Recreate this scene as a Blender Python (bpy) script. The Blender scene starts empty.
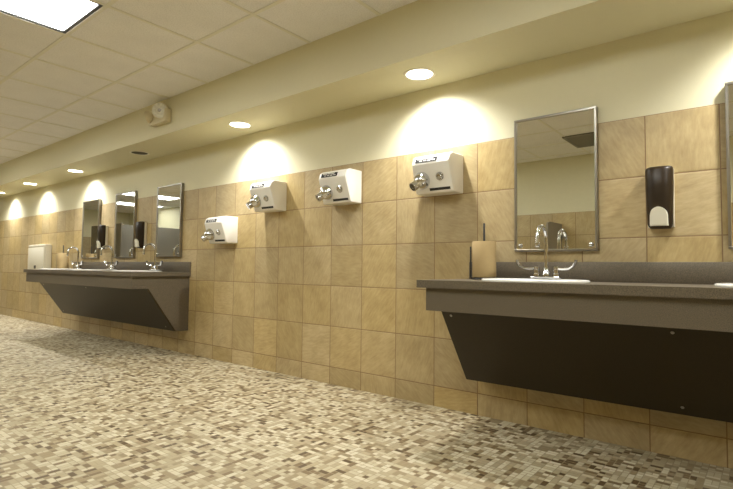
import bpy, bmesh, math
from mathutils import Vector, Matrix

S = bpy.context.scene
COL = S.collection
PI = math.pi

# ------------------------------------------------------------------ mesh helpers
def obj(name, bm, mat, parent=None, kind=None, angle=35, label=None):
    me = bpy.data.meshes.new(name)
    bmesh.ops.recalc_face_normals(bm, faces=bm.faces)
    bm.to_mesh(me); bm.free()
    for m in (mat if isinstance(mat, (list, tuple)) else [mat]):
        me.materials.append(m)
    for p in me.polygons: p.use_smooth = True
    me.set_sharp_from_angle(angle=math.radians(angle))
    o = bpy.data.objects.new(name, me); COL.objects.link(o)
    if parent: o.parent = parent
    if kind: o['kind'] = kind
    if label: o['label'] = label
    return o

def thing(name, label, cat, loc=(0, 0, 0), rz=0, group=None):
    o = bpy.data.objects.new(name, None); COL.objects.link(o)
    o.empty_display_size = .1
    o.location = loc; o.rotation_euler = (0, 0, rz)
    o['label'] = label; o['category'] = cat
    if group: o['group'] = group
    return o

def dup(root, loc, label, name=None):
    def cp(o, parent):
        c = o.copy(); COL.objects.link(c)
        if parent: c.parent = parent
        for ch in list(o.children): cp(ch, c)
        return c
    r = cp(root, None); r.location = loc; r['label'] = label
    return r

def B(): return bmesh.new()

def box(bm, x0, x1, y0, y1, z0, z1, bev=0, seg=2):
    vs = [bm.verts.new((x, y, z)) for x in (x0, x1) for y in (y0, y1) for z in (z0, z1)]
    f = [bm.faces.new([vs[i] for i in q]) for q in
         ((0, 1, 3, 2), (4, 6, 7, 5), (0, 4, 5, 1), (2, 3, 7, 6), (0, 2, 6, 4), (1, 5, 7, 3))]
    if bev:
        es = list({e for q in f for e in q.edges})
        bmesh.ops.bevel(bm, geom=es, offset=bev, segments=seg, profile=.5, affect='EDGES')
    return bm

def prism(bm, prof, x0, x1, bev=0, seg=2, inset=0):
    """profile of (y, z) points extruded along x"""
    a = [bm.verts.new((x0, y, z)) for y, z in prof]
    b = [bm.verts.new((x1, y, z)) for y, z in prof]
    n = len(prof)
    f = [bm.faces.new(a), bm.faces.new(b[::-1])]
    for i in range(n):
        f.append(bm.faces.new((a[i], b[i], b[(i + 1) % n], a[(i + 1) % n])))
    if bev:
        es = list({e for q in f for e in q.edges})
        bmesh.ops.bevel(bm, geom=es, offset=bev, segments=seg, profile=.5, affect='EDGES')
    return bm

def lathe(bm, prof, M=None, n=32, sx=1, sy=1, cap0=False, cap1=False):
    """profile of (r, z); M places it"""
    M = M or Matrix()
    rings = []
    for r, z in prof:
        rings.append([bm.verts.new(M @ Vector((r * sx * math.cos(2 * PI * i / n), r * sy * math.sin(2 * PI * i / n), z))) for i in range(n)])
    for A, C in zip(rings, rings[1:]):
        for i in range(n):
            bm.faces.new((A[i], A[(i + 1) % n], C[(i + 1) % n], C[i]))
    if cap0: bm.faces.new(rings[0])
    if cap1: bm.faces.new(rings[-1])
    return bm

def tube(bm, pts, rad, n=14, caps=True):
    """tube along points; rad a number or a list"""
    pts = [Vector(p) for p in pts]
    rs = rad if isinstance(rad, (list, tuple)) else [rad] * len(pts)
    rings = []; up = None
    for i, p in enumerate(pts):
        t = (pts[min(i + 1, len(pts) - 1)] - pts[max(i - 1, 0)]).normalized()
        if up is None:
            up = t.orthogonal().normalized()
        up = (up - t * up.dot(t)).normalized()
        w = t.cross(up)
        rings.append([bm.verts.new(p + (up * math.cos(2 * PI * k / n) + w * math.sin(2 * PI * k / n)) * rs[i]) for k in range(n)])
    for A, C in zip(rings, rings[1:]):
        for k in range(n):
            bm.faces.new((A[k], A[(k + 1) % n], C[(k + 1) % n], C[k]))
    if caps:
        bm.faces.new(rings[0]); bm.faces.new(rings[-1])
    return bm

def axis(p, d):
    """matrix with local z along d at p"""
    return Matrix.Translation(Vector(p)) @ Vector(d).to_track_quat('Z', 'Y').to_matrix().to_4x4()

def plate_holes(bm, x0, x1, y0, y1, z, holes, n=40):
    """flat plate at height z with elliptical holes (cx, cy, rx, ry); returns hole rims"""
    holes = sorted(holes)
    cuts = [x0] + [(a[0] + b[0]) / 2 for a, b in zip(holes, holes[1:])] + [x1]
    rims = []
    for i, (cx, cy, rx, ry) in enumerate(holes):
        xa, xb = cuts[i], cuts[i + 1]
        ang = [2 * PI * k / n for k in range(n)]
        for X in (xa, xb):
            for Y in (y0, y1):
                ang.append(math.atan2((Y - cy) / ry, (X - cx) / rx) % (2 * PI))
        ang = sorted(set(round(a, 6) for a in ang))
        inn, out = [], []
        for a in ang:
            dx, dy = rx * math.cos(a), ry * math.sin(a)
            ts = []
            if dx > 1e-6: ts.append((xb - cx) / dx)
            if dx < -1e-6: ts.append((xa - cx) / dx)
            if dy > 1e-6: ts.append((y1 - cy) / dy)
            if dy < -1e-6: ts.append((y0 - cy) / dy)
            t = min(q for q in ts if q > 0)
            inn.append(bm.verts.new((cx + dx, cy + dy, z)))
            out.append(bm.verts.new((cx + dx * t, cy + dy * t, z)))
        m = len(ang)
        for k in range(m):
            bm.faces.new((inn[k], inn[(k + 1) % m], out[(k + 1) % m], out[k]))
        rims.append(inn)
    return rims

# ------------------------------------------------------------------ materials
class NT:
    def __init__(s, name):
        s.m = bpy.data.materials.new(name); s.m.use_nodes = True
        s.t = s.m.node_tree; s.n = s.t.nodes
        s.b = s.n['Principled BSDF']
    def new(s, typ, **kw):
        q = s.n.new(typ)
        for k, v in kw.items(): setattr(q, k, v)
        return q
    def link(s, a, b): s.t.links.new(a, b)
    def setin(s, sock, v):
        if isinstance(v, bpy.types.NodeSocket): s.link(v, sock)
        else: sock.default_value = v
    def math(s, op, a, b=0.0, c=0.0, clamp=False):
        q = s.new('ShaderNodeMath', operation=op, use_clamp=clamp)
        s.setin(q.inputs[0], a); s.setin(q.inputs[1], b)
        if op in ('MULTIPLY_ADD', 'COMPARE', 'SMOOTH_MIN'): s.setin(q.inputs[2], c)
        return q.outputs[0]
    def xyz(s, x, y, z=0.0):
        q = s.new('ShaderNodeCombineXYZ')
        for i, v in enumerate((x, y, z)): s.setin(q.inputs[i], v)
        return q.outputs[0]
    def mix(s, f, a, b):
        q = s.new('ShaderNodeMix', data_type='RGBA')
        s.setin(q.inputs[0], f)
        for i, v in ((6, a), (7, b)):
            if isinstance(v, bpy.types.NodeSocket): s.link(v, q.inputs[i])
            else: q.inputs[i].default_value = (*v, 1)
        return q.outputs[2]
    def noise(s, vec, scale, detail=3, rough=.55):
        q = s.new('ShaderNodeTexNoise')
        s.link(vec, q.inputs['Vector']); q.inputs['Scale'].default_value = scale
        q.inputs['Detail'].default_value = detail; q.inputs['Roughness'].default_value = rough
        return q.outputs['Fac']
    def white(s, vec):
        q = s.new('ShaderNodeTexWhiteNoise', noise_dimensions='3D'); s.link(vec, q.inputs['Vector'])
        return q
    def ramp(s, f, stops, interp='LINEAR'):
        q = s.new('ShaderNodeValToRGB'); r = q.color_ramp; r.interpolation = interp
        while len(r.elements) < len(stops): r.elements.new(.5)
        for e, (p, c) in zip(r.elements, stops): e.position = p; e.color = (*c, 1)
        s.link(f, q.inputs[0]); return q.outputs[0]
    def bump(s, h, strength=.3, dist=.01):
        q = s.new('ShaderNodeBump'); q.inputs['Strength'].default_value = strength
        q.inputs['Distance'].default_value = dist
        s.link(h, q.inputs['Height']); s.link(q.outputs[0], s.b.inputs['Normal'])
    def pos(s):
        g = s.new('ShaderNodeNewGeometry'); q = s.new('ShaderNodeSeparateXYZ')
        s.link(g.outputs['Position'], q.inputs[0])
        return g.outputs['Position'], q.outputs[0], q.outputs[1], q.outputs[2]
    def ocoord(s):
        return s.new('ShaderNodeTexCoord').outputs['Object']
    def base(s, c, rough=.5, metal=0, **kw):
        if isinstance(c, bpy.types.NodeSocket): s.link(c, s.b.inputs['Base Color'])
        else: s.b.inputs['Base Color'].default_value = (*c, 1)
        s.setin(s.b.inputs['Roughness'], rough); s.b.inputs['Metallic'].default_value = metal
        for k, v in kw.items(): s.b.inputs[k].default_value = v
        return s.m

def grain(name, c, rough=.5, metal=0, amp=.06, scale=40, bump=0, **kw):
    t = NT(name); n = t.noise(t.ocoord(), scale)
    lo = tuple(v * (1 - amp) for v in c); hi = tuple(min(1, v * (1 + amp)) for v in c)
    if bump: t.bump(n, bump, .002)
    return t.base(t.mix(n, lo, hi), rough, metal, **kw)

def emit(name, c, s):
    t = NT(name)
    t.base(c, .5); t.b.inputs['Emission Color'].default_value = (*c, 1); t.b.inputs['Emission Strength'].default_value = s
    return t.m

PITCH, TOP = .308, 1.67
def tile_mat(name, along):
    t = NT(name); P, x, y, z = t.pos()
    u = t.math('DIVIDE', x if along == 'x' else y, PITCH)
    v = t.math('DIVIDE', t.math('SUBTRACT', TOP, z), PITCH)
    iu, iv = t.math('FLOOR', u), t.math('FLOOR', v)
    fu, fv = t.math('FRACT', u), t.math('FRACT', v)
    w = t.white(t.xyz(iu, iv, 3.0))
    rnd = w.outputs['Value']
    sep = t.new('ShaderNodeSeparateColor'); t.link(w.outputs['Color'], sep.inputs[0])
    # brushed grain at a different angle on every tile
    a = t.math('MULTIPLY', sep.outputs[0], PI)
    ca, sa = t.math('COSINE', a), t.math('SINE', a)
    ru = t.math('ADD', t.math('MULTIPLY', u, ca), t.math('MULTIPLY', v, sa))
    rv = t.math('SUBTRACT', t.math('MULTIPLY', v, ca), t.math('MULTIPLY', u, sa))
    st = t.noise(t.xyz(t.math('MULTIPLY', ru, 3.2), t.math('MULTIPLY', rv, 13.0), t.math('MULTIPLY', rnd, 37.0)), 1.6, 4, .6)
    cl = t.noise(t.xyz(t.math('ADD', u, t.math('MULTIPLY', rnd, 50.0)), v, rnd), 2.6, 3)
    f = t.math('ADD', t.math('MULTIPLY', st, .55), t.math('MULTIPLY', cl, .45))
    c = t.ramp(f, [(.28, (.33, .235, .10)), (.5, (.43, .325, .152)), (.72, (.52, .41, .21))])
    hs = t.new('ShaderNodeHueSaturation')
    t.link(c, hs.inputs['Color'])
    t.link(t.math('MULTIPLY_ADD', rnd, .22, .88), hs.inputs['Value'])
    t.link(t.math('MULTIPLY_ADD', sep.outputs[1], .16, .88), hs.inputs['Saturation'])
    eu = t.math('MINIMUM', fu, t.math('SUBTRACT', 1.0, fu))
    ev = t.math('MINIMUM', fv, t.math('SUBTRACT', 1.0, fv))
    e = t.math('MINIMUM', eu, ev)
    g = t.math('LESS_THAN', e, .0085)
    t.base(t.mix(g, hs.outputs[0], (.235, .15, .075)), t.math('MULTIPLY_ADD', g, .4, .42))
    edge = t.math('MULTIPLY', e, 40.0, clamp=True)
    h = t.math('ADD', t.math('MULTIPLY', st, .5), edge)
    t.bump(h, .25, .004)
    return t.m

def mosaic_mat():
    """unglazed mosaic: squares and two-by-one tiles in creams, tans and browns"""
    t = NT('mosaic_floor'); P, x, y, z = t.pos()
    c = .0262
    u, v = t.math('DIVIDE', x, c), t.math('DIVIDE', y, c)
    bu, bv = t.math('FLOOR', t.math('DIVIDE', u, 2.0)), t.math('FLOOR', t.math('DIVIDE', v, 2.0))
    blk = t.white(t.xyz(bu, bv, 7.0)); sp = t.new('ShaderNodeSeparateColor'); t.link(blk.outputs['Color'], sp.inputs[0])
    iu, iv = t.math('FLOOR', u), t.math('FLOOR', v)
    orient = t.math('LESS_THAN', sp.outputs[0], .5)                  # pairs lie along x or along y
    inv = t.math('SUBTRACT', 1.0, orient)
    pu = t.math('ADD', t.math('MULTIPLY', orient, t.math('MULTIPLY', bu, 2.0)), t.math('MULTIPLY', inv, iu))
    pv = t.math('ADD', t.math('MULTIPLY', inv, t.math('MULTIPLY', bv, 2.0)), t.math('MULTIPLY', orient, iv))
    merged = t.math('LESS_THAN', t.white(t.xyz(pu, pv, 1.0)).outputs['Value'], .6)
    nm = t.math('SUBTRACT', 1.0, merged)
    au = t.math('ADD', t.math('MULTIPLY', merged, pu), t.math('MULTIPLY', nm, iu))
    av = t.math('ADD', t.math('MULTIPLY', merged, pv), t.math('MULTIPLY', nm, iv))
    wu = t.math('ADD', 1.0, t.math('MULTIPLY', merged, orient))
    wv = t.math('ADD', 1.0, t.math('MULTIPLY', merged, inv))
    lu, lv = t.math('SUBTRACT', u, au), t.math('SUBTRACT', v, av)
    e = t.math('MINIMUM', t.math('MINIMUM', lu, t.math('SUBTRACT', wu, lu)), t.math('MINIMUM', lv, t.math('SUBTRACT', wv, lv)))
    g = t.math('LESS_THAN', e, .06)
    rnd = t.white(t.xyz(au, av, 2.0)).outputs['Value']
    drift = t.math('MULTIPLY', t.math('SUBTRACT', t.noise(P, 1.3, 2), .5), .25)
    k = t.math('ADD', rnd, drift, clamp=True)
    col = t.ramp(k, [(0, (.115, .072, .03)), (.06, (.19, .132, .063)), (.17, (.29, .225, .125)), (.34, (.39, .325, .20)),
                     (.58, (.475, .415, .275)), (.80, (.565, .51, .36))], 'CONSTANT')
    sp2 = t.noise(P, 420, 2)
    hs = t.new('ShaderNodeHueSaturation'); t.link(col, hs.inputs['Color'])
    t.link(t.math('MULTIPLY_ADD', sp2, .3, .80), hs.inputs['Value'])
    t.base(t.mix(g, hs.outputs[0], (.30, .245, .15)), .55)
    t.bump(t.math('MULTIPLY', e, 6.0, clamp=True), .4, .0015)
    return t.m

def ceil_mat():
    t = NT('acoustic_tile'); P, x, y, z = t.pos()
    n = t.noise(P, 130, 3, .7); n2 = t.noise(P, 5, 2)
    c = t.ramp(n, [(.32, (.72, .725, .74)), (.5, (.86, .86, .88)), (.7, (.90, .90, .92))])
    hs = t.new('ShaderNodeHueSaturation'); t.link(c, hs.inputs['Color'])
    t.link(t.math('MULTIPLY_ADD', n2, .12, .94), hs.inputs['Value'])
    t.bump(n, .25, .004)
    return t.base(hs.outputs[0], .9)

def laminate(name, c, amp):
    t = NT(name); P = t.ocoord()
    n = t.noise(P, 330, 2, .8)
    lo = tuple(v * (1 - amp) for v in c); hi = tuple(v * (1 + amp) for v in c)
    return t.base(t.ramp(n, [(.35, lo), (.5, c), (.68, hi)]), .42)

def steel(name, c, rough):
    t = NT(name); n = t.noise(t.ocoord(), 60, 2)
    return t.base(t.mix(n, tuple(v * .95 for v in c), c), t.math('MULTIPLY_ADD', n, .06, rough - .03), 1)

M = {}
M['tile'] = tile_mat('wall_tile_along', 'x')
M['tile_y'] = tile_mat('wall_tile_across', 'y')
M['floor'] = mosaic_mat()
M['ceil'] = ceil_mat()
M['paint'] = grain('cream_paint', (.68, .645, .455), .6, 0, .02, 30, .05)
M['grid'] = grain('grid_paint', (.78, .77, .70), .5, 0, .03)
M['lam'] = laminate('grey_laminate', (.114, .093, .064), .45)
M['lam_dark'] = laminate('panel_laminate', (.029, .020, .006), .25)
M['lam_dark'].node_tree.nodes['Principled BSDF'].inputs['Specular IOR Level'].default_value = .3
M['china'] = grain('white_china', (.86, .85, .80), .12, 0, .01)
M['enamel'] = grain('white_enamel', (.82, .80, .74), .22, 0, .015)
M['offwhite'] = grain('offwhite_plastic', (.72, .68, .55), .4, 0, .03)
M['beige'] = grain('beige_plastic', (.62, .56, .38), .45, 0, .03)
M['chrome'] = steel('chrome', (.68, .69, .71), .07)
M['brushed'] = steel('brushed_steel', (.36, .34, .30), .3)
M['mirror'] = steel('mirror_silver', (.86, .87, .83), 0.0)
M['mirror'].node_tree.nodes['Principled BSDF'].inputs['Roughness'].default_value = 0
for l in list(M['mirror'].node_tree.links):
    if l.to_socket.name == 'Roughness': M['mirror'].node_tree.links.remove(l)
M['black'] = grain('black_metal', (.018, .016, .014), .35, 0, .1)
M['slot'] = grain('dark_slot', (.012, .011, .010), .6, 0, .1)
M['plate_black'] = grain('label_black', (.02, .019, .018), .85, 0, .1)
M['plate_print'] = grain('label_print', (.55, .54, .50), .5, 0, .05)
M['kraft'] = grain('kraft_paper', (.43, .315, .15), .8, 0, .07, 25, .1)
M['kraft_edge'] = grain('kraft_layers', (.40, .30, .145), .85, 0, .12, 160)
M['lever'] = grain('ivory_plastic', (.80, .78, .66), .3, 0, .02)
M['partition'] = grain('partition_laminate', (.20, .19, .17), .42, 0, .06, 60)
M['screen'] = grain('screen_laminate', (.22, .19, .14), .45, 0, .06, 60)
M['lampglass'] = grain('lamp_lens', (.72, .71, .63), .08, 0, .4, 45)
M['can'] = grain('can_reflector', (.88, .86, .80), .3, 0, .01)
M['trimring'] = grain('white_trim_ring', (.80, .77, .66), .4, 0, .02)
M['vent'] = grain('grey_vent_shaded_can', (.20, .19, .16), .5, 0, .06)
M['diffuser'] = emit('troffer_diffuser', (.985, 1.0, .96), 16.0)
M['bulb'] = emit('bulb_face', (1.0, .95, .84), 40.0)
M['bulb_off'] = grain('bulb_unlit', (.30, .29, .26), .2, 0, .1)
t_ = NT('smoked_plastic')
n_ = t_.noise(t_.ocoord(), 18)
M['smoke'] = t_.base(t_.mix(n_, (.018, .011, .005), (.032, .020, .009)), .36)
M['smoke'].node_tree.nodes['Principled BSDF'].inputs['Specular IOR Level'].default_value = .3

# ------------------------------------------------------------------ room
XL, XR, YF, YB, ZC = -12.6, 4.6, -4.15, 0.0, 2.43
SY, SZ = -.465, 2.10                      # soffit face and underside
def wall(name, face, mats):
    """two-band wall: tile below TOP, paint above; the tiled band stands 4 mm proud"""
    bm = B()
    def quadbox(a, b, z0, z1, mi):
        n0 = len(bm.faces); box(bm, *a, *b, z0, z1); bm.faces.ensure_lookup_table()
        for f in bm.faces[n0:]: f.material_index = mi
    if face in ('back', 'front'):
        s = 1 if face == 'back' else -1; y = YB if face == 'back' else YF
        lo = sorted((y, y + s * .12)); hi = sorted((y + s * .004, y + s * .12))
        quadbox((XL - .12, XR + .12), lo, -.05, TOP, 0); quadbox((XL - .12, XR + .12), hi, TOP, ZC + .2, 1)
    else:
        s = 1 if face == 'right' else -1; x = XR if face == 'right' else XL
        lo = sorted((x, x + s * .12)); hi = sorted((x + s * .004, x + s * .12))
        quadbox(lo, (YF, YB), -.05, TOP, 0); quadbox(hi, (YF, YB), TOP, ZC + .2, 1)
    obj(name, bm, mats, kind='structure')
wall('wall_back', 'back', [M['tile'], M['paint']])
wall('wall_front', 'front', [M['tile'], M['paint']])
wall('wall_left', 'left', [M['tile_y'], M['paint']])
wall('wall_right', 'right', [M['tile_y'], M['paint']])
obj('floor', box(B(), XL, XR, YF, YB, -.05, 0), M['floor'], kind='structure')

# lay-in ceiling: 0.61 m cells, open where a light or the vent sits
GX0, GY0, G, GY = -1.02, -.952, .61, .60
TROF = [(-1, 1), (-5, 1), (-9, 1), (-13, 2), (-16, 3), (3, 1), (7, 1)]     # first cell of every ceiling light, two cells deep in y
def cell(ix, iy): return GX0 + ix * G, GY0 - (iy - 0) * GY
open_cells = {(i, j + k) for i, j in TROF for k in (0, 1)}
bm = B()
ixs = range(math.floor((XL - GX0) / G), math.ceil((XR - GX0) / G))
ceil_y0 = -.25
for ix in ixs:
    for iy in range(-1, 6):
        if (ix, iy) in open_cells: continue
        x0, y1 = cell(ix, iy); x1, y0 = x0 + G, y1 - GY
        x0, x1 = max(x0, XL), min(x1, XR); y1, y0 = min(y1, ceil_y0), max(y0, YF)
        if x1 - x0 < .002 or y1 - y0 < .002: continue
        box(bm, x0, x1, y0, y1, ZC, ZC + .02)
obj('ceiling', bm, M['ceil'], kind='structure')
bm = B(); h = .012
for ix in ixs:
    x = GX0 + ix * G
    if XL < x < XR:
        ys = [(YF, SY)] if True else []
        box(bm, x - h, x + h, YF, SY, ZC - .004, ZC - .0005)
for iy in range(0, 6):
    y = GY0 - iy * GY
    if y > YF: box(bm, XL, XR, y - h, y + h, ZC - .0045, ZC - .0004)
obj('trim_1', bm, M['grid'], kind='structure')

# soffit over the vanities, with a round hole for every downlight
DLX = [4.0, 2.17, .338, -1.485, -3.24, -4.93, -6.60, -8.10, -9.9]
DLY, DLR, DEP = -.238, .084, .10
bm = B()
rims = plate_holes(bm, XL, XR, SY + .013, .004, SZ, [(x, DLY, DLR, DLR) for x in DLX])
for rim in rims:                                     # short sleeve through the board
    up = [bm.verts.new(v.co + Vector((0, 0, .012))) for v in rim]
    for k in range(len(rim)):
        bm.faces.new((rim[k], rim[(k + 1) % len(rim)], up[(k + 1) % len(rim)], up[k]))
box(bm, XL, XR, SY, SY + .013, SZ, ZC + .05)
obj('trim_2', bm, M['paint'], kind='structure')

# ------------------------------------------------------------------ recessed downlights
def downlight(x, lit, label):
    t = thing('recessed_downlight', label, 'ceiling light', (x, DLY, SZ), group='recessed downlights in the soffit')
    obj('trim_ring', lathe(B(), [(DLR - .003, -.001), (DLR + .004, -.005), (DLR + .014, -.004), (DLR + .017, 0.0)], n=40), M['trimring'], t)
    obj('reflector_can', lathe(B(), [(DLR - .002, -.001), (DLR - .003, .03), (DLR - .006, DEP), (.002, DEP)], n=40), M['can'] if lit else M['vent'], t)  # unlit can takes the dark vent grey, its shade put into the colour
    obj('bulb', lathe(B(), [(.002, DEP - .022), (.03, DEP - .024), (.042, DEP - .018), (.044, DEP - .002)], n=28, cap0=True), M['bulb' if lit else 'bulb_off'], t)
    if lit:
        l = bpy.data.lights.new('downlight_lamp', 'SPOT'); l.energy = 78; l.color = (1.0, .99, .96)
        l.spot_size = math.radians(142); l.spot_blend = 1.0; l.shadow_soft_size = .03
        o = bpy.data.objects.new('downlight_lamp', l); COL.objects.link(o); o.parent = t
        o.location = (0, 0, .042)
DL_LABEL = {
    .338: 'large lit recessed downlight in the soffit above the hand dryer nearest the big mirror',
    -1.485: 'lit recessed downlight in the soffit above the pair of middle hand dryers',
    -3.24: 'dark unlit recessed downlight in the soffit below the emergency light',
    -4.93: 'lit recessed downlight in the soffit above the leftmost mirror of the far vanity',
    -6.60: 'small lit recessed downlight in the soffit, second from the left edge of the photo',
    -8.10: 'tiny lit recessed downlight in the soffit at the very left edge of the photo',
    -9.9: 'recessed downlight at the far left end of the soffit',
    2.17: 'recessed downlight in the soffit above the mirror cut by the right edge',
    4.0: 'recessed downlight in the soffit at the right end of the room'}
for x in DLX: downlight(x, x != -3.24, DL_LABEL[x])

# ------------------------------------------------------------------ ceiling lights (two by four lay-in) and vent
def troffer(ix, iy, label):
    x0, y1 = cell(ix, iy)
    w, l = G, 2 * GY
    t = thing('ceiling_light_panel', label, 'ceiling light', (x0 + w / 2, y1 - l / 2, ZC), group='lay-in ceiling light panels')
    a, b = w / 2 - .013, l / 2 - .013
    bm = B()
    for (xa, xb, ya, yb) in ((-a, -a + .02, -b, b), (a - .02, a, -b, b), (-a + .02, a - .02, -b, -b + .02), (-a + .02, a - .02, b - .02, b)):
        box(bm, xa, xb, ya, yb, .0, .012)
    obj('frame', bm, M['black'], t)
    bm = B()
    for (xa, xb, ya, yb) in ((-a - .008, -a, -b, b), (a, a + .008, -b, b), (-a, a, -b - .008, -b), (-a, a, b, b + .008)):
        box(bm, xa, xb, ya, yb, .003, .10)
    box(bm, -a - .008, a + .008, -b - .008, b + .008, .10, .105)
    obj('housing', bm, M['offwhite'], t)
    obj('diffuser', box(B(), -a + .016, a - .016, -b + .016, b - .016, .008, .011), M['diffuser'], t)
TL = {-1: 'bright white ceiling light panel with black rim at the top left corner of the photo',
      -5: 'bright ceiling light panel reflected in the far vanity mirrors, nearer one',
      -9: 'bright ceiling light panel over the middle of the long room',
      -13: 'bright ceiling light panel before the toilet stall',
      -16: 'bright ceiling light panel at the far left end of the room',
      3: 'bright ceiling light panel behind the camera over the near vanity',
      7: 'bright ceiling light panel at the right end of the room'}
for i, j in TROF: troffer(i, j, TL[i])

t = thing('ceiling_vent', 'dark grey ceiling return vent reflected in the top right corner of the big mirror', 'vent', (.475, -3.36, ZC - .0165))
bm = B(); a = .30
for q in ((-a, a, -a, -a + .03), (-a, a, a - .03, a), (-a, -a + .03, -a + .03, a - .03), (a - .03, a, -a + .03, a - .03)):
    box(bm, *q, 0, .012)
obj('frame', bm, M['vent'], t)
bm = B()
for k in range(16):
    y = -a + .045 + k * (2 * a - .09) / 15
    prism(bm, [(y - .012, .001), (y - .011, 0), (y + .012, .012), (y + .011, .013)], -a + .03, a - .03)
obj('louvres', bm, M['vent'], t)
obj('duct_back', box(B(), -a + .001, a - .001, -a + .001, a - .001, .0135, .0158), M['slot'], t)

# ------------------------------------------------------------------ vanities
CT, CB = .825, .785                        # counter top and underside
def vanity(x0, x1, sinks, label, oL, oR, pL, pR, screws):
    """x0..x1 counter ends; oL,oR apron overhang; pL,pR panel inset"""
    t = thing('vanity', label, 'vanity counter', ((x0 + x1) / 2, 0, 0)); cx = (x0 + x1) / 2
    def L(x): return x - cx
    bm = B()
    H = [(L(s), -.335, .205, .165) for s in sinks]
    n0 = 0
    top = plate_holes(bm, L(x0), L(x1), -.61, -.001, CT, H)
    bot = plate_holes(bm, L(x0), L(x1), -.61, -.001, CB, H)
    for A, C in zip(top, bot):
        m = len(A)
        for k in range(m): bm.faces.new((A[k], A[(k + 1) % m], C[(k + 1) % m], C[k]))
    e = .0
    for (xa, ya, xb, yb) in ((L(x0), -.61, L(x1), -.61), (L(x1), -.61, L(x1), -.001), (L(x1), -.001, L(x0), -.001), (L(x0), -.001, L(x0), -.61)):
        vs = [bm.verts.new(p) for p in ((xa, ya, CB), (xb, yb, CB), (xb, yb, CT), (xa, ya, CT))]
        bm.faces.new(vs)
    bmesh.ops.remove_doubles(bm, verts=bm.verts, dist=1e-5)
    obj('countertop', bm, M['lam'], t, angle=30)
    obj('backsplash', box(B(), L(x0), L(x1), -.022, -.001, CT, .929, .002), M['lam'], t)
    a0, a1 = L(x0 + oL), L(x1 - oR); b0, b1 = L(x0 + pL), L(x1 - pR)
    bm = B(); prism(bm, [(-.588, CB), (-.588, .667), (-.45, .667), (-.45, .686), (-.569, .686), (-.569, CB)], a0, a1)
    obj('apron', bm, M['lam'], t)
    prof = [(-.001, CB), (-.568, CB), (-.568, .687), (-.449, .687), (-.449, .6675), (-.4295, .6670), (-.1355, .2405), (-.134, .2365), (-.001, .235)]
    for (xa, xb) in ((b0, b0 + .018), (b1 - .018, b1)):
        obj('end_panel', prism(B(), prof, xa, xb), M['lam'], t)
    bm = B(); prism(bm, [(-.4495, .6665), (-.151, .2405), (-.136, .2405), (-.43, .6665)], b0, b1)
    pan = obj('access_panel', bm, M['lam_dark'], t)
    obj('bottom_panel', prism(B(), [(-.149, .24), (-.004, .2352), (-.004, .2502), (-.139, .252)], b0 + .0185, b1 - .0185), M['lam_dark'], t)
    d = Vector((0, -.427, -.30)).normalized() if False else Vector((0, -.819, -.573))
    for (sx, f) in screws:
        y = -.4495 + f * .2985; z = .6665 - f * .426
        bm = B(); lathe(bm, [(.0075, 0), (.006, .003), (.001, .004)], axis((L(sx), y, z), d), n=14, cap1=True)
        obj('screw', bm, M['brushed'], pan)
    return t
vanity(.57, 3.57, [1.085, 2.10, 3.08], 'long dark grey laminate vanity counter with sloped front panel on the right, near the camera',
       .045, .045, .05, .05, [(.672, .08), (1.70, .08), (1.70, .91), (2.72, .08), (2.72, .91)])
vanity(-5.46, -2.562, [-5.03, -4.06, -3.05], 'dark grey laminate vanity counter at the far left with three sinks and sloped front',
       .04, .023, .06, .023, [(-5.3, .08), (-4.0, .08), (-2.70, .91), (-5.3, .91)])

def sink(x, label):
    t = thing('sink', label, 'sink', (x, -.318, CT), group='white oval drop-in sinks')
    n = 48
    # (half width, half depth, centre y, z) loops from the outer lip in and down
    loops = [(.262, .232, .0, .0005), (.264, .234, 0, .005), (.261, .231, 0, .010), (.252, .222, 0, .0125), (.225, .19, -.006, .011), (.205, .165, -.018, .006),
             (.192, .152, -.02, -.012), (.176, .138, -.02, -.05), (.15, .115, -.02, -.095), (.10, .078, -.02, -.128), (.05, .042, -.02, -.14), (.024, .024, -.02, -.142)]
    bm = B(); R = []
    for a, b, cy, z in loops:
        R.append([bm.verts.new((a * math.cos(2 * PI * k / n), cy + b * math.sin(2 * PI * k / n), z)) for k in range(n)])
    for A, C in zip(R, R[1:]):
        for k in range(n): bm.faces.new((A[k], A[(k + 1) % n], C[(k + 1) % n], C[k]))
    obj('basin', bm, M['china'], t, angle=60)
    bm = B(); lathe(bm, [(.030, -.1395), (.028, -.1375), (.020, -.1385), (.001, -.1405)], Matrix.Translation((0, -.02, 0)), n=24)
    obj('drain', bm, M['chrome'], t)
    return t
s1 = sink(1.085, 'white oval sink with chrome faucet below the big mirror on the near vanity')
dup(s1, (2.10, -.318, CT), 'white oval sink cut off by the right edge of the photo on the near vanity')
dup(s1, (-5.03, -.318, CT), 'leftmost of the three white oval sinks on the far vanity')
dup(s1, (-4.06, -.318, CT), 'middle of the three white oval sinks on the far vanity')
dup(s1, (-3.05, -.318, CT), 'rightmost of the three white oval sinks on the far vanity')

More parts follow.
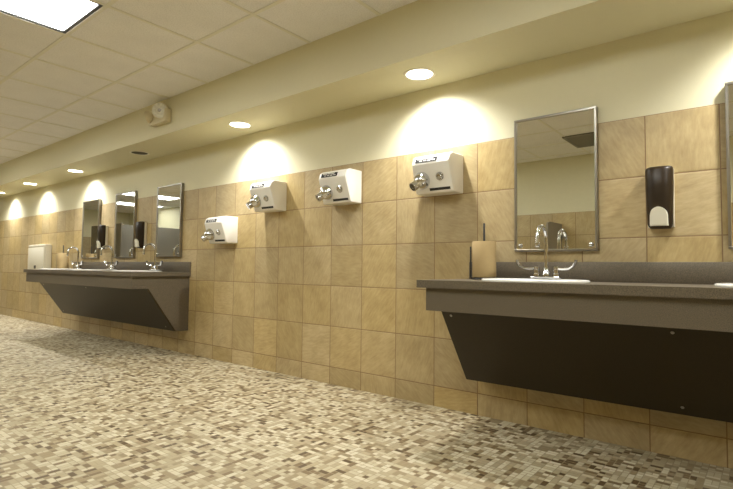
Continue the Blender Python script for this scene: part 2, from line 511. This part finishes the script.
def faucet(x, label):
    t = thing('faucet', label, 'faucet', (x, -.128, CT + .0150), group='chrome gooseneck faucets')
    obj('base_plate', box(B(), -.078, .078, -.026, .026, -.002, .011, .005), M['chrome'], t)
    bm = B(); lathe(bm, [(.021, .011), (.021, .03), (.017, .036), (.0155, .052), (.011, .056)], n=24, cap1=True)
    obj('spout_collar', bm, M['chrome'], t)
    pts = [(0, 0, .05), (0, 0, .12), (0, 0, .19)]
    r = .063; zc = .212
    for k in range(0, 15):
        a = PI * 1.02 * k / 14
        pts.append((0, -r + r * math.cos(a), zc + r * math.sin(a)))
    pts.append((0, -2 * r - .0015, zc - .028))
    obj('spout', tube(B(), pts, .0106, 16), M['chrome'], t)
    bm = B(); lathe(bm, [(.0115, 0), (.0135, .003), (.0135, .022), (.011, .024)], axis((0, -2 * r - .0018, zc - .05), (0, 0, 1)), n=20, cap0=True, cap1=True)
    obj('aerator', bm, M['chrome'], t)
    for s in (-1, 1):
        hx = s * .052
        bm = B(); lathe(bm, [(.019, .011), (.019, .022), (.0145, .028), (.0145, .048), (.016, .05), (.016, .058), (.010, .063)], Matrix.Translation((hx, 0, 0)), n=22, cap1=True)
        hd = obj('handle', bm, M['chrome'], t)
        P = [(hx + s * .008, 0, .052), (hx + s * .035, -.002, .050), (hx + s * .065, -.004, .052), (hx + s * .088, -.006, .064), (hx + s * .101, -.008, .084), (hx + s * .106, -.009, .098)]
        bm = B()
        ring = []
        for i, p in enumerate(P):
            q0, q1 = Vector(P[max(i - 1, 0)]), Vector(P[min(i + 1, len(P) - 1)])
            d = (q1 - q0).normalized(); nrm = Vector((-d.z, 0, d.x)) * (.0065 if i < 5 else .0055)
            w = [.009, .010, .012, .014, .0145, .012][i]
            p = Vector(p)
            ring.append([bm.verts.new(p + v) for v in (nrm + Vector((0, w * .6, 0)), nrm * .3 + Vector((0, w, 0)), -nrm + Vector((0, w * .6, 0)),
                                                      -nrm - Vector((0, w * .6, 0)), nrm * .3 - Vector((0, w, 0)), nrm - Vector((0, w * .6, 0)))])
        for A, C in zip(ring, ring[1:]):
            for k in range(6): bm.faces.new((A[k], A[(k + 1) % 6], C[(k + 1) % 6], C[k]))
        bm.faces.new(ring[0]); bm.faces.new(ring[-1])
        obj('blade', bm, M['chrome'], hd, angle=60)
    return t
FZ = CT + .0150
f1 = faucet(1.082, 'chrome gooseneck faucet in front of the big mirror on the near vanity')
dup(f1, (-5.03, -.128, FZ), 'leftmost of the three chrome gooseneck faucets on the far vanity')
dup(f1, (-4.05, -.128, FZ), 'middle of the three chrome gooseneck faucets on the far vanity')
dup(f1, (-3.045, -.128, FZ), 'rightmost of the three chrome gooseneck faucets on the far vanity')

# ------------------------------------------------------------------ mirrors
def mirror(x0, x1, z0, z1, label, depth=.03):
    w, h = x1 - x0, z1 - z0
    t = thing('wall_mirror', label, 'mirror', ((x0 + x1) / 2, 0, z0), group='steel framed wall mirrors')
    a = w / 2; fr = .013
    bm = B()
    for q in ((-a, a, 0, fr), (-a, a, h - fr, h), (-a, -a + fr, fr, h - fr), (a - fr, a, fr, h - fr)):
        box(bm, q[0], q[1], -depth, -.001, q[2], q[3], .002, 1)
    obj('frame', bm, M['brushed'], t)
    obj('glass', box(B(), -a + fr - .001, a - fr + .001, -depth + .008, -.004, fr - .001, h - fr + .001), M['mirror'], t)
    for s in (-1, 1):
        bm = B(); lathe(bm, [(.011, -.002), (.012, .004), (.008, .010), (.002, .012)], axis((s * (a - .034), -depth + .008, .034), (0, -1, 0)), n=18, cap1=True)
        obj('mirror_clip', bm, M['chrome'], t)
mirror(.864, 1.318, .988, 1.759, 'large steel framed mirror above the faucet on the near vanity')
mirror(1.872, 2.32, .988, 1.756, 'steel framed mirror cut off by the right edge of the photo')
mirror(-5.20, -4.70, .974, 1.744, 'leftmost of the three narrow-looking mirrors above the far vanity')
mirror(-4.235, -3.74, .976, 1.765, 'middle of the three narrow-looking mirrors above the far vanity')
mirror(-3.235, -2.742, .982, 1.756, 'rightmost of the three narrow-looking mirrors above the far vanity')

# ------------------------------------------------------------------ hand dryers
def dryer(cx, z0, label):
    t = thing('hand_dryer', label, 'hand dryer', (cx, 0, z0), group='white wall hand dryers')
    w, h = .141, .245
    prof = [(-.001, h), (-.128, h), (-.158, .229), (-.177, .183), (-.118, .012), (-.108, .0), (-.001, .0)]
    bm = B()
    n = len(prof); A = []
    for x, k in ((-w, 0), (w, 0)):
        A.append([bm.verts.new((x * (1 - .04 * (-y / .17) ** 2), y, z)) for y, z in prof])
    bm.faces.new(A[0]); bm.faces.new(A[1][::-1])
    for i in range(n): bm.faces.new((A[0][i], A[1][i], A[1][(i + 1) % n], A[0][(i + 1) % n]))
    es = [e for e in bm.edges if (abs(e.verts[0].co.x - e.verts[1].co.x) < .05 and max(-e.verts[0].co.y, -e.verts[1].co.y) > .05)
          or (abs(e.verts[0].co.x - e.verts[1].co.x) > .05 and -e.verts[0].co.y > .05)]
    bmesh.ops.bevel(bm, geom=es, offset=.008, segments=3, profile=.5, affect='EDGES', clamp_overlap=True)
    obj('housing', bm, M['enamel'], t, angle=40)
    # instruction plate on the sloping top
    n1 = Vector((0, -.046, .019)).normalized()
    mid = Vector((-.030, -.1675, .206)) + n1 * .0012
    ux, uy = Vector((1, 0, 0)), Vector((0, n1.z, -n1.y))
    def patch(bm, u0, u1, v0, v1, hgt, th):
        base = [mid + ux * u + uy * v + n1 * (hgt - th) for u, v in ((u0, v0), (u1, v0), (u1, v1), (u0, v1))]
        topv = [p + n1 * th for p in base]
        vs = [bm.verts.new(p) for p in base + topv]
        for q in ((0, 3, 2, 1), (4, 5, 6, 7), (0, 1, 5, 4), (1, 2, 6, 5), (2, 3, 7, 6), (3, 0, 4, 7)): bm.faces.new([vs[i] for i in q])
    bm = B(); patch(bm, -.080, .080, -.0165, .0165, .0012, .0016)
    pl = obj('instruction_plate', bm, M['plate_black'], t)
    bm = B()
    for u0, u1, v0, v1 in ((-.066, -.02, .006, .014), (-.014, .012, .006, .014), (.018, .05, .004, .014), (-.05, -.028, -.008, -.001), (-.02, .004, -.008, -.001),
                           (.012, .034, -.010, -.001), (.04, .066, -.008, -.001)):
        patch(bm, u0, u1, v0, v1, .0017, .0007)
    obj('printed_marks', bm, M['plate_print'], pl)
    # swivel nozzle
    bm = B(); n2 = Vector((0, -.945, -.326)); F = (-.074, -.1430, .084)
    lathe(bm, [(.056, -.002), (.056, .006), (.052, .014), (.049, .026), (.041, .043), (.027, .056), (.011, .062), (.001, .063)], axis(F, n2), n=32)
    nz = obj('nozzle', bm, M['chrome'], t, angle=60)
    d = Vector((-.34, -.74, -.58)).normalized(); p = Vector(F) + Vector((-.008, -.022, -.014))
    bm = B(); tube(bm, [p, p + d * .03, p + d * .058, p + d * .063, p + d * .063, p + d * .04], [.033, .030, .030, .0285, .0235, .022], 24)
    obj('nozzle_outlet', bm, M['chrome'], nz, angle=60)
    bm = B(); lathe(bm, [(.0205, 0), (.001, .0005)], axis(p + d * .0415, d), n=24)
    obj('outlet_opening', bm, M['slot'], nz)
    # push button
    bm = B(); lathe(bm, [(.027, -.002), (.027, .005), (.022, .008), (.0215, .006)], axis((.058, -.1470, .098), n2), n=28)
    pb = obj('button_ring', bm, M['chrome'], t)
    bm = B(); lathe(bm, [(.0205, .0), (.0205, .014), (.016, .019), (.001, .0205)], axis((.058, -.1470, .098), n2), n=28)
    obj('push_button', bm, M['chrome'], pb)
    # air intake slot low on the front
    mid, uy, n1 = Vector((.042, -.1222, .024)), Vector((0, -.326, .945)), n2
    bm = B(); patch(bm, -.072, .076, -.0085, .0085, .001, .004)
    obj('air_slot', bm, M['slot'], t)
    return t
d1 = dryer(.376, 1.363, 'white hand dryer with chrome nozzle nearest the big mirror, under the large downlight')
dup(d1, (-.461, 0, 1.360), 'white hand dryer second from the right of the four on the tiled wall')
dup(d1, (-1.283, 0, 1.358), 'white hand dryer under the second downlight, upper right neighbour of the lowest dryer')
dup(d1, (-1.944, 0, 1.100), 'lowest-mounted white hand dryer, leftmost of the four beside the far vanity')

# ------------------------------------------------------------------ soap dispensers
def soap(cx, label):
    t = thing('soap_dispenser', label, 'soap dispenser', (cx, 0, 1.09), group='dark wall soap dispensers')
    h, a, d = .302, .058, .10
    bm = B(); R = []
    for z, sx, sd in ((.0, .70, .62), (.012, .84, .80), (.022, .90, .86), (.10, .94, .92), (.20, .99, .98), (.285, 1.0, .97), (.296, .97, .90), (.302, .85, .74)):
        ring = []
        for k in range(15):                                     # bowed front from one side to the other
            u = -1 + 2 * k / 14
            ring.append(bm.verts.new((a * sx * u, -.034 - (d * sd - .034) * (1 - abs(u) ** 3.2 * .45), z)))
        ring += [bm.verts.new((a * sx, -.0305, z)), bm.verts.new((-a * sx, -.0305, z))]
        R.append(ring)
    m = len(R[0])
    for A, C in zip(R, R[1:]):
        for k in range(m): bm.faces.new((A[k], A[(k + 1) % m], C[(k + 1) % m], C[k]))
    bm.faces.new(R[0]); bm.faces.new(R[-1])
    obj('body', bm, M['smoke'], t, angle=45)
    bm = B(); pts = []
    hw = .037
    for k in range(19):
        a_ = PI * k / 18; pts.append((hw * math.cos(a_), .062 + .040 * math.sin(a_)))
    pts = [(hw * 1.02, .012)] + pts + [(-hw * 1.02, .012)]
    f = [bm.verts.new((x, -d * .86 - .026 + .05 * (x / .06) ** 2, z)) for x, z in pts]
    b = [bm.verts.new((x * 1.03, -d * .72, z)) for x, z in pts]
    bm.faces.new(f); bm.faces.new(b[::-1])
    for k in range(len(f)): bm.faces.new((f[k], f[(k + 1) % len(f)], b[(k + 1) % len(f)], b[k]))
    bmesh.ops.bevel(bm, geom=[e for e in bm.edges if e.verts[0] in f and e.verts[1] in f], offset=.004, segments=2, affect='EDGES')
    obj('push_lever', bm, M['lever'], t, label='ivory push lever')
    obj('wall_plate', box(B(), -.056, .056, -.030, 0.0, .008, .297, .003), M['offwhite'], t)
    return t
so = soap(1.607, 'dark smoked soap dispenser with ivory lever to the right of the big mirror')
dup(so, (-4.53, 0, 1.09), 'dark soap dispenser between the left and middle mirrors of the far vanity')
dup(so, (-3.545, 0, 1.085), 'dark soap dispenser between the middle and right mirrors of the far vanity')

# ------------------------------------------------------------------ paper towel rolls on holders
def towel_holder(x, y, label):
    t = thing('paper_towel_holder', label, 'paper towel holder', (x, y, CT), group='countertop paper towel holders')
    bm = B(); lathe(bm, [(.001, 0), (.070, 0), (.072, .004), (.070, .009), (.030, .013), (.001, .013)], n=36)
    obj('base', bm, M['black'], t)
    bm = B(); tube(bm, [(0, 0, .01), (0, 0, .15), (0, 0, .322), (0, 0, .327)], [.0062, .0062, .0062, .003], 12)
    obj('post', bm, M['black'], t)
    e = Vector((-.777, -.63, 0)) * .078
    bm = B(); tube(bm, [(e.x * .5, e.y * .5, .006), (e.x * .92, e.y * .92, .007), (e.x, e.y, .016), (e.x, e.y, .1), (e.x, e.y, .186), (e.x, e.y, .19)], [.005, .005, .005, .005, .005, .003], 12)
    obj('side_arm', bm, M['black'], t)
    return t
def roll(x, y, label):
    t = thing('paper_towel_roll', label, 'paper towel roll', (x, y, CT + .0135), group='brown paper towel rolls')
    bm = B(); lathe(bm, [(.066, .0), (.068, .003), (.068, .203), (.066, .206)], n=48)
    obj('paper', bm, M['kraft'], t)
    bm = B(); lathe(bm, [(.066, .206), (.022, .2055)], n=48)
    obj('paper_layers', bm, M['kraft_edge'], t)
    bm = B(); lathe(bm, [(.022, .001), (.022, .205), (.020, .205), (.020, .001), (.022, .001)], n=28)
    obj('core_tube', bm, M['kraft_edge'], t)
    return t
RX, RY = .735, -.155
h1 = towel_holder(RX, RY, 'black paper towel holder with upright post left of the sink on the near vanity')
r1 = roll(RX, RY, 'brown paper towel roll standing left of the sink on the near vanity')
h2 = dup(h1, (-5.33, -.20, CT), 'small dark paper towel holder at the left end of the far vanity')
r2 = dup(r1, (-5.33, -.20, CT + .0135), 'small tan paper towel roll at the left end of the far vanity')

# ------------------------------------------------------------------ plain white box on the far wall, its use unidentified
t = thing('wall_box', 'white wall-mounted box with a dark latch beyond the left end of the far vanity', 'dispenser', (-6.67, 0, .76))
obj('cabinet', box(B(), -.345, .345, -.085, -.001, 0, .43, .008), M['offwhite'], t)
fr = obj('front_cover', box(B(), -.335, .335, -.103, -.086, .01, .385, .007), M['offwhite'], t)
obj('latch', box(B(), -.045, .03, -.108, -.1032, .065, .115, .002, 1), M['black'], fr)
obj('top_flap', box(B(), -.335, .335, -.099, -.086, .390, .424, .004), M['offwhite'], t)

# ------------------------------------------------------------------ emergency light on the soffit face
t = thing('emergency_light', 'beige twin-head emergency light on the soffit face below the ceiling grid', 'emergency light', (-2.335, SY, 2.193))
obj('housing', box(B(), -.15, .14, -.058, -.001, 0, .125, .012), M['beige'], t)
obj('cover_lip', box(B(), -.15, .14, -.066, -.0585, .0, .03, .003), M['beige'], t)
def head(x, z, d, r):
    d = Vector(d).normalized(); p = Vector((x, -.07, z))
    bm = B(); lathe(bm, [(.018, -.055), (r * .55, -.05), (r * .9, -.025), (r, .0), (r, .014), (r * .93, .016)], axis(p, d), n=28, cap0=True)
    hd = obj('lamp_head', bm, M['beige'], t, angle=50)
    bm = B(); lathe(bm, [(r * .93, .0155), (r * .7, .021), (r * .35, .024), (.001, .025)], axis(p, d), n=28)
    obj('lens', bm, M['lampglass'], hd)
    bm = B(); lathe(bm, [(r * .22, .0243), (r * .2, .028), (.001, .029)], axis(p, d), n=16)
    obj('bulb', bm, M['brushed'], hd)
head(.065, .105, (.62, -.76, -.12), .074)
head(-.14, .085, (-.80, -.55, -.25), .058)

# ------------------------------------------------------------------ things seen only in the mirrors
t = thing('urinal_screen', 'dark laminate urinal screen on the opposite wall, reflected in the big mirror', 'privacy screen', (-.19, YF, 0))
bm = B()
pr_ = [(0.0, .55), (.46, .55), (.53, .56), (.55, .60), (.55, 1.46), (.53, 1.50), (.46, 1.515), (0.0, 1.515)]
prism(bm, pr_, -.0125, .0125, .002, 1)
obj('panel', bm, M['screen'], t)
for z in (.72, 1.32):
    obj('bracket', box(B(), .0128, .035, .001, .05, z, z + .06, .002, 1), M['brushed'], t)

t = thing('toilet_stall', 'grey laminate toilet stall partition reflected in the far vanity mirrors', 'toilet stall', (-8.8, YF, 0))
obj('side_panel', box(B(), -.025, 0, .005, 1.93, .25, 1.77, .002, 1), M['partition'], t)
obj('side_panel', box(B(), -1.5, -1.475, .005, 1.93, .25, 1.77, .002, 1), M['partition'], t)
obj('pilaster', box(B(), -.27, 0, 1.932, 1.96, 0, 1.80, .002, 1), M['partition'], t)
obj('pilaster', box(B(), -1.5, -1.05, 1.932, 1.96, 0, 1.80, .002, 1), M['partition'], t)
dr = obj('door', box(B(), -1.046, -.274, 1.934, 1.958, .25, 1.77, .002, 1), M['partition'], t)
bm = B(); tube(bm, [(-.33, 1.96, .98), (-.33, 1.985, .98), (-.33, 1.985, 1.06), (-.33, 1.96, 1.06)], .006, 10)
obj('handle', bm, M['brushed'], dr)

# ------------------------------------------------------------------ camera, world, view
cam = bpy.data.cameras.new('camera'); co = bpy.data.objects.new('camera', cam); COL.objects.link(co)
fw = Vector((-.62964, .77537, .04846)); r2 = Vector((.77658, .62992, .01112)); u2 = Vector((.02191, -.04464, .99876))
co.matrix_world = Matrix(((r2.x, u2.x, -fw.x, 2.0199), (r2.y, u2.y, -fw.y, -2.81644), (r2.z, u2.z, -fw.z, .88059), (0, 0, 0, 1)))
cam.sensor_width = 36; cam.lens = 498.094 / 733 * 36
cam.clip_start = .02
S.camera = co

w = bpy.data.worlds.new('World'); S.world = w; w.use_nodes = True
w.node_tree.nodes['Background'].inputs[0].default_value = (1, .95, .85, 1)
w.node_tree.nodes['Background'].inputs[1].default_value = 0.0

S.view_settings.view_transform = 'Standard'; S.view_settings.look = 'None'
S.view_settings.exposure = 0.17; S.view_settings.gamma = 1.0
S.view_settings.use_curve_mapping = False
S.cycles.max_bounces = 10; S.cycles.diffuse_bounces = 6; S.cycles.glossy_bounces = 6
S.cycles.caustics_reflective = False; S.cycles.caustics_refractive = False
S.cycles.use_denoising = True
S.cycles.sample_clamp_indirect = 4.0
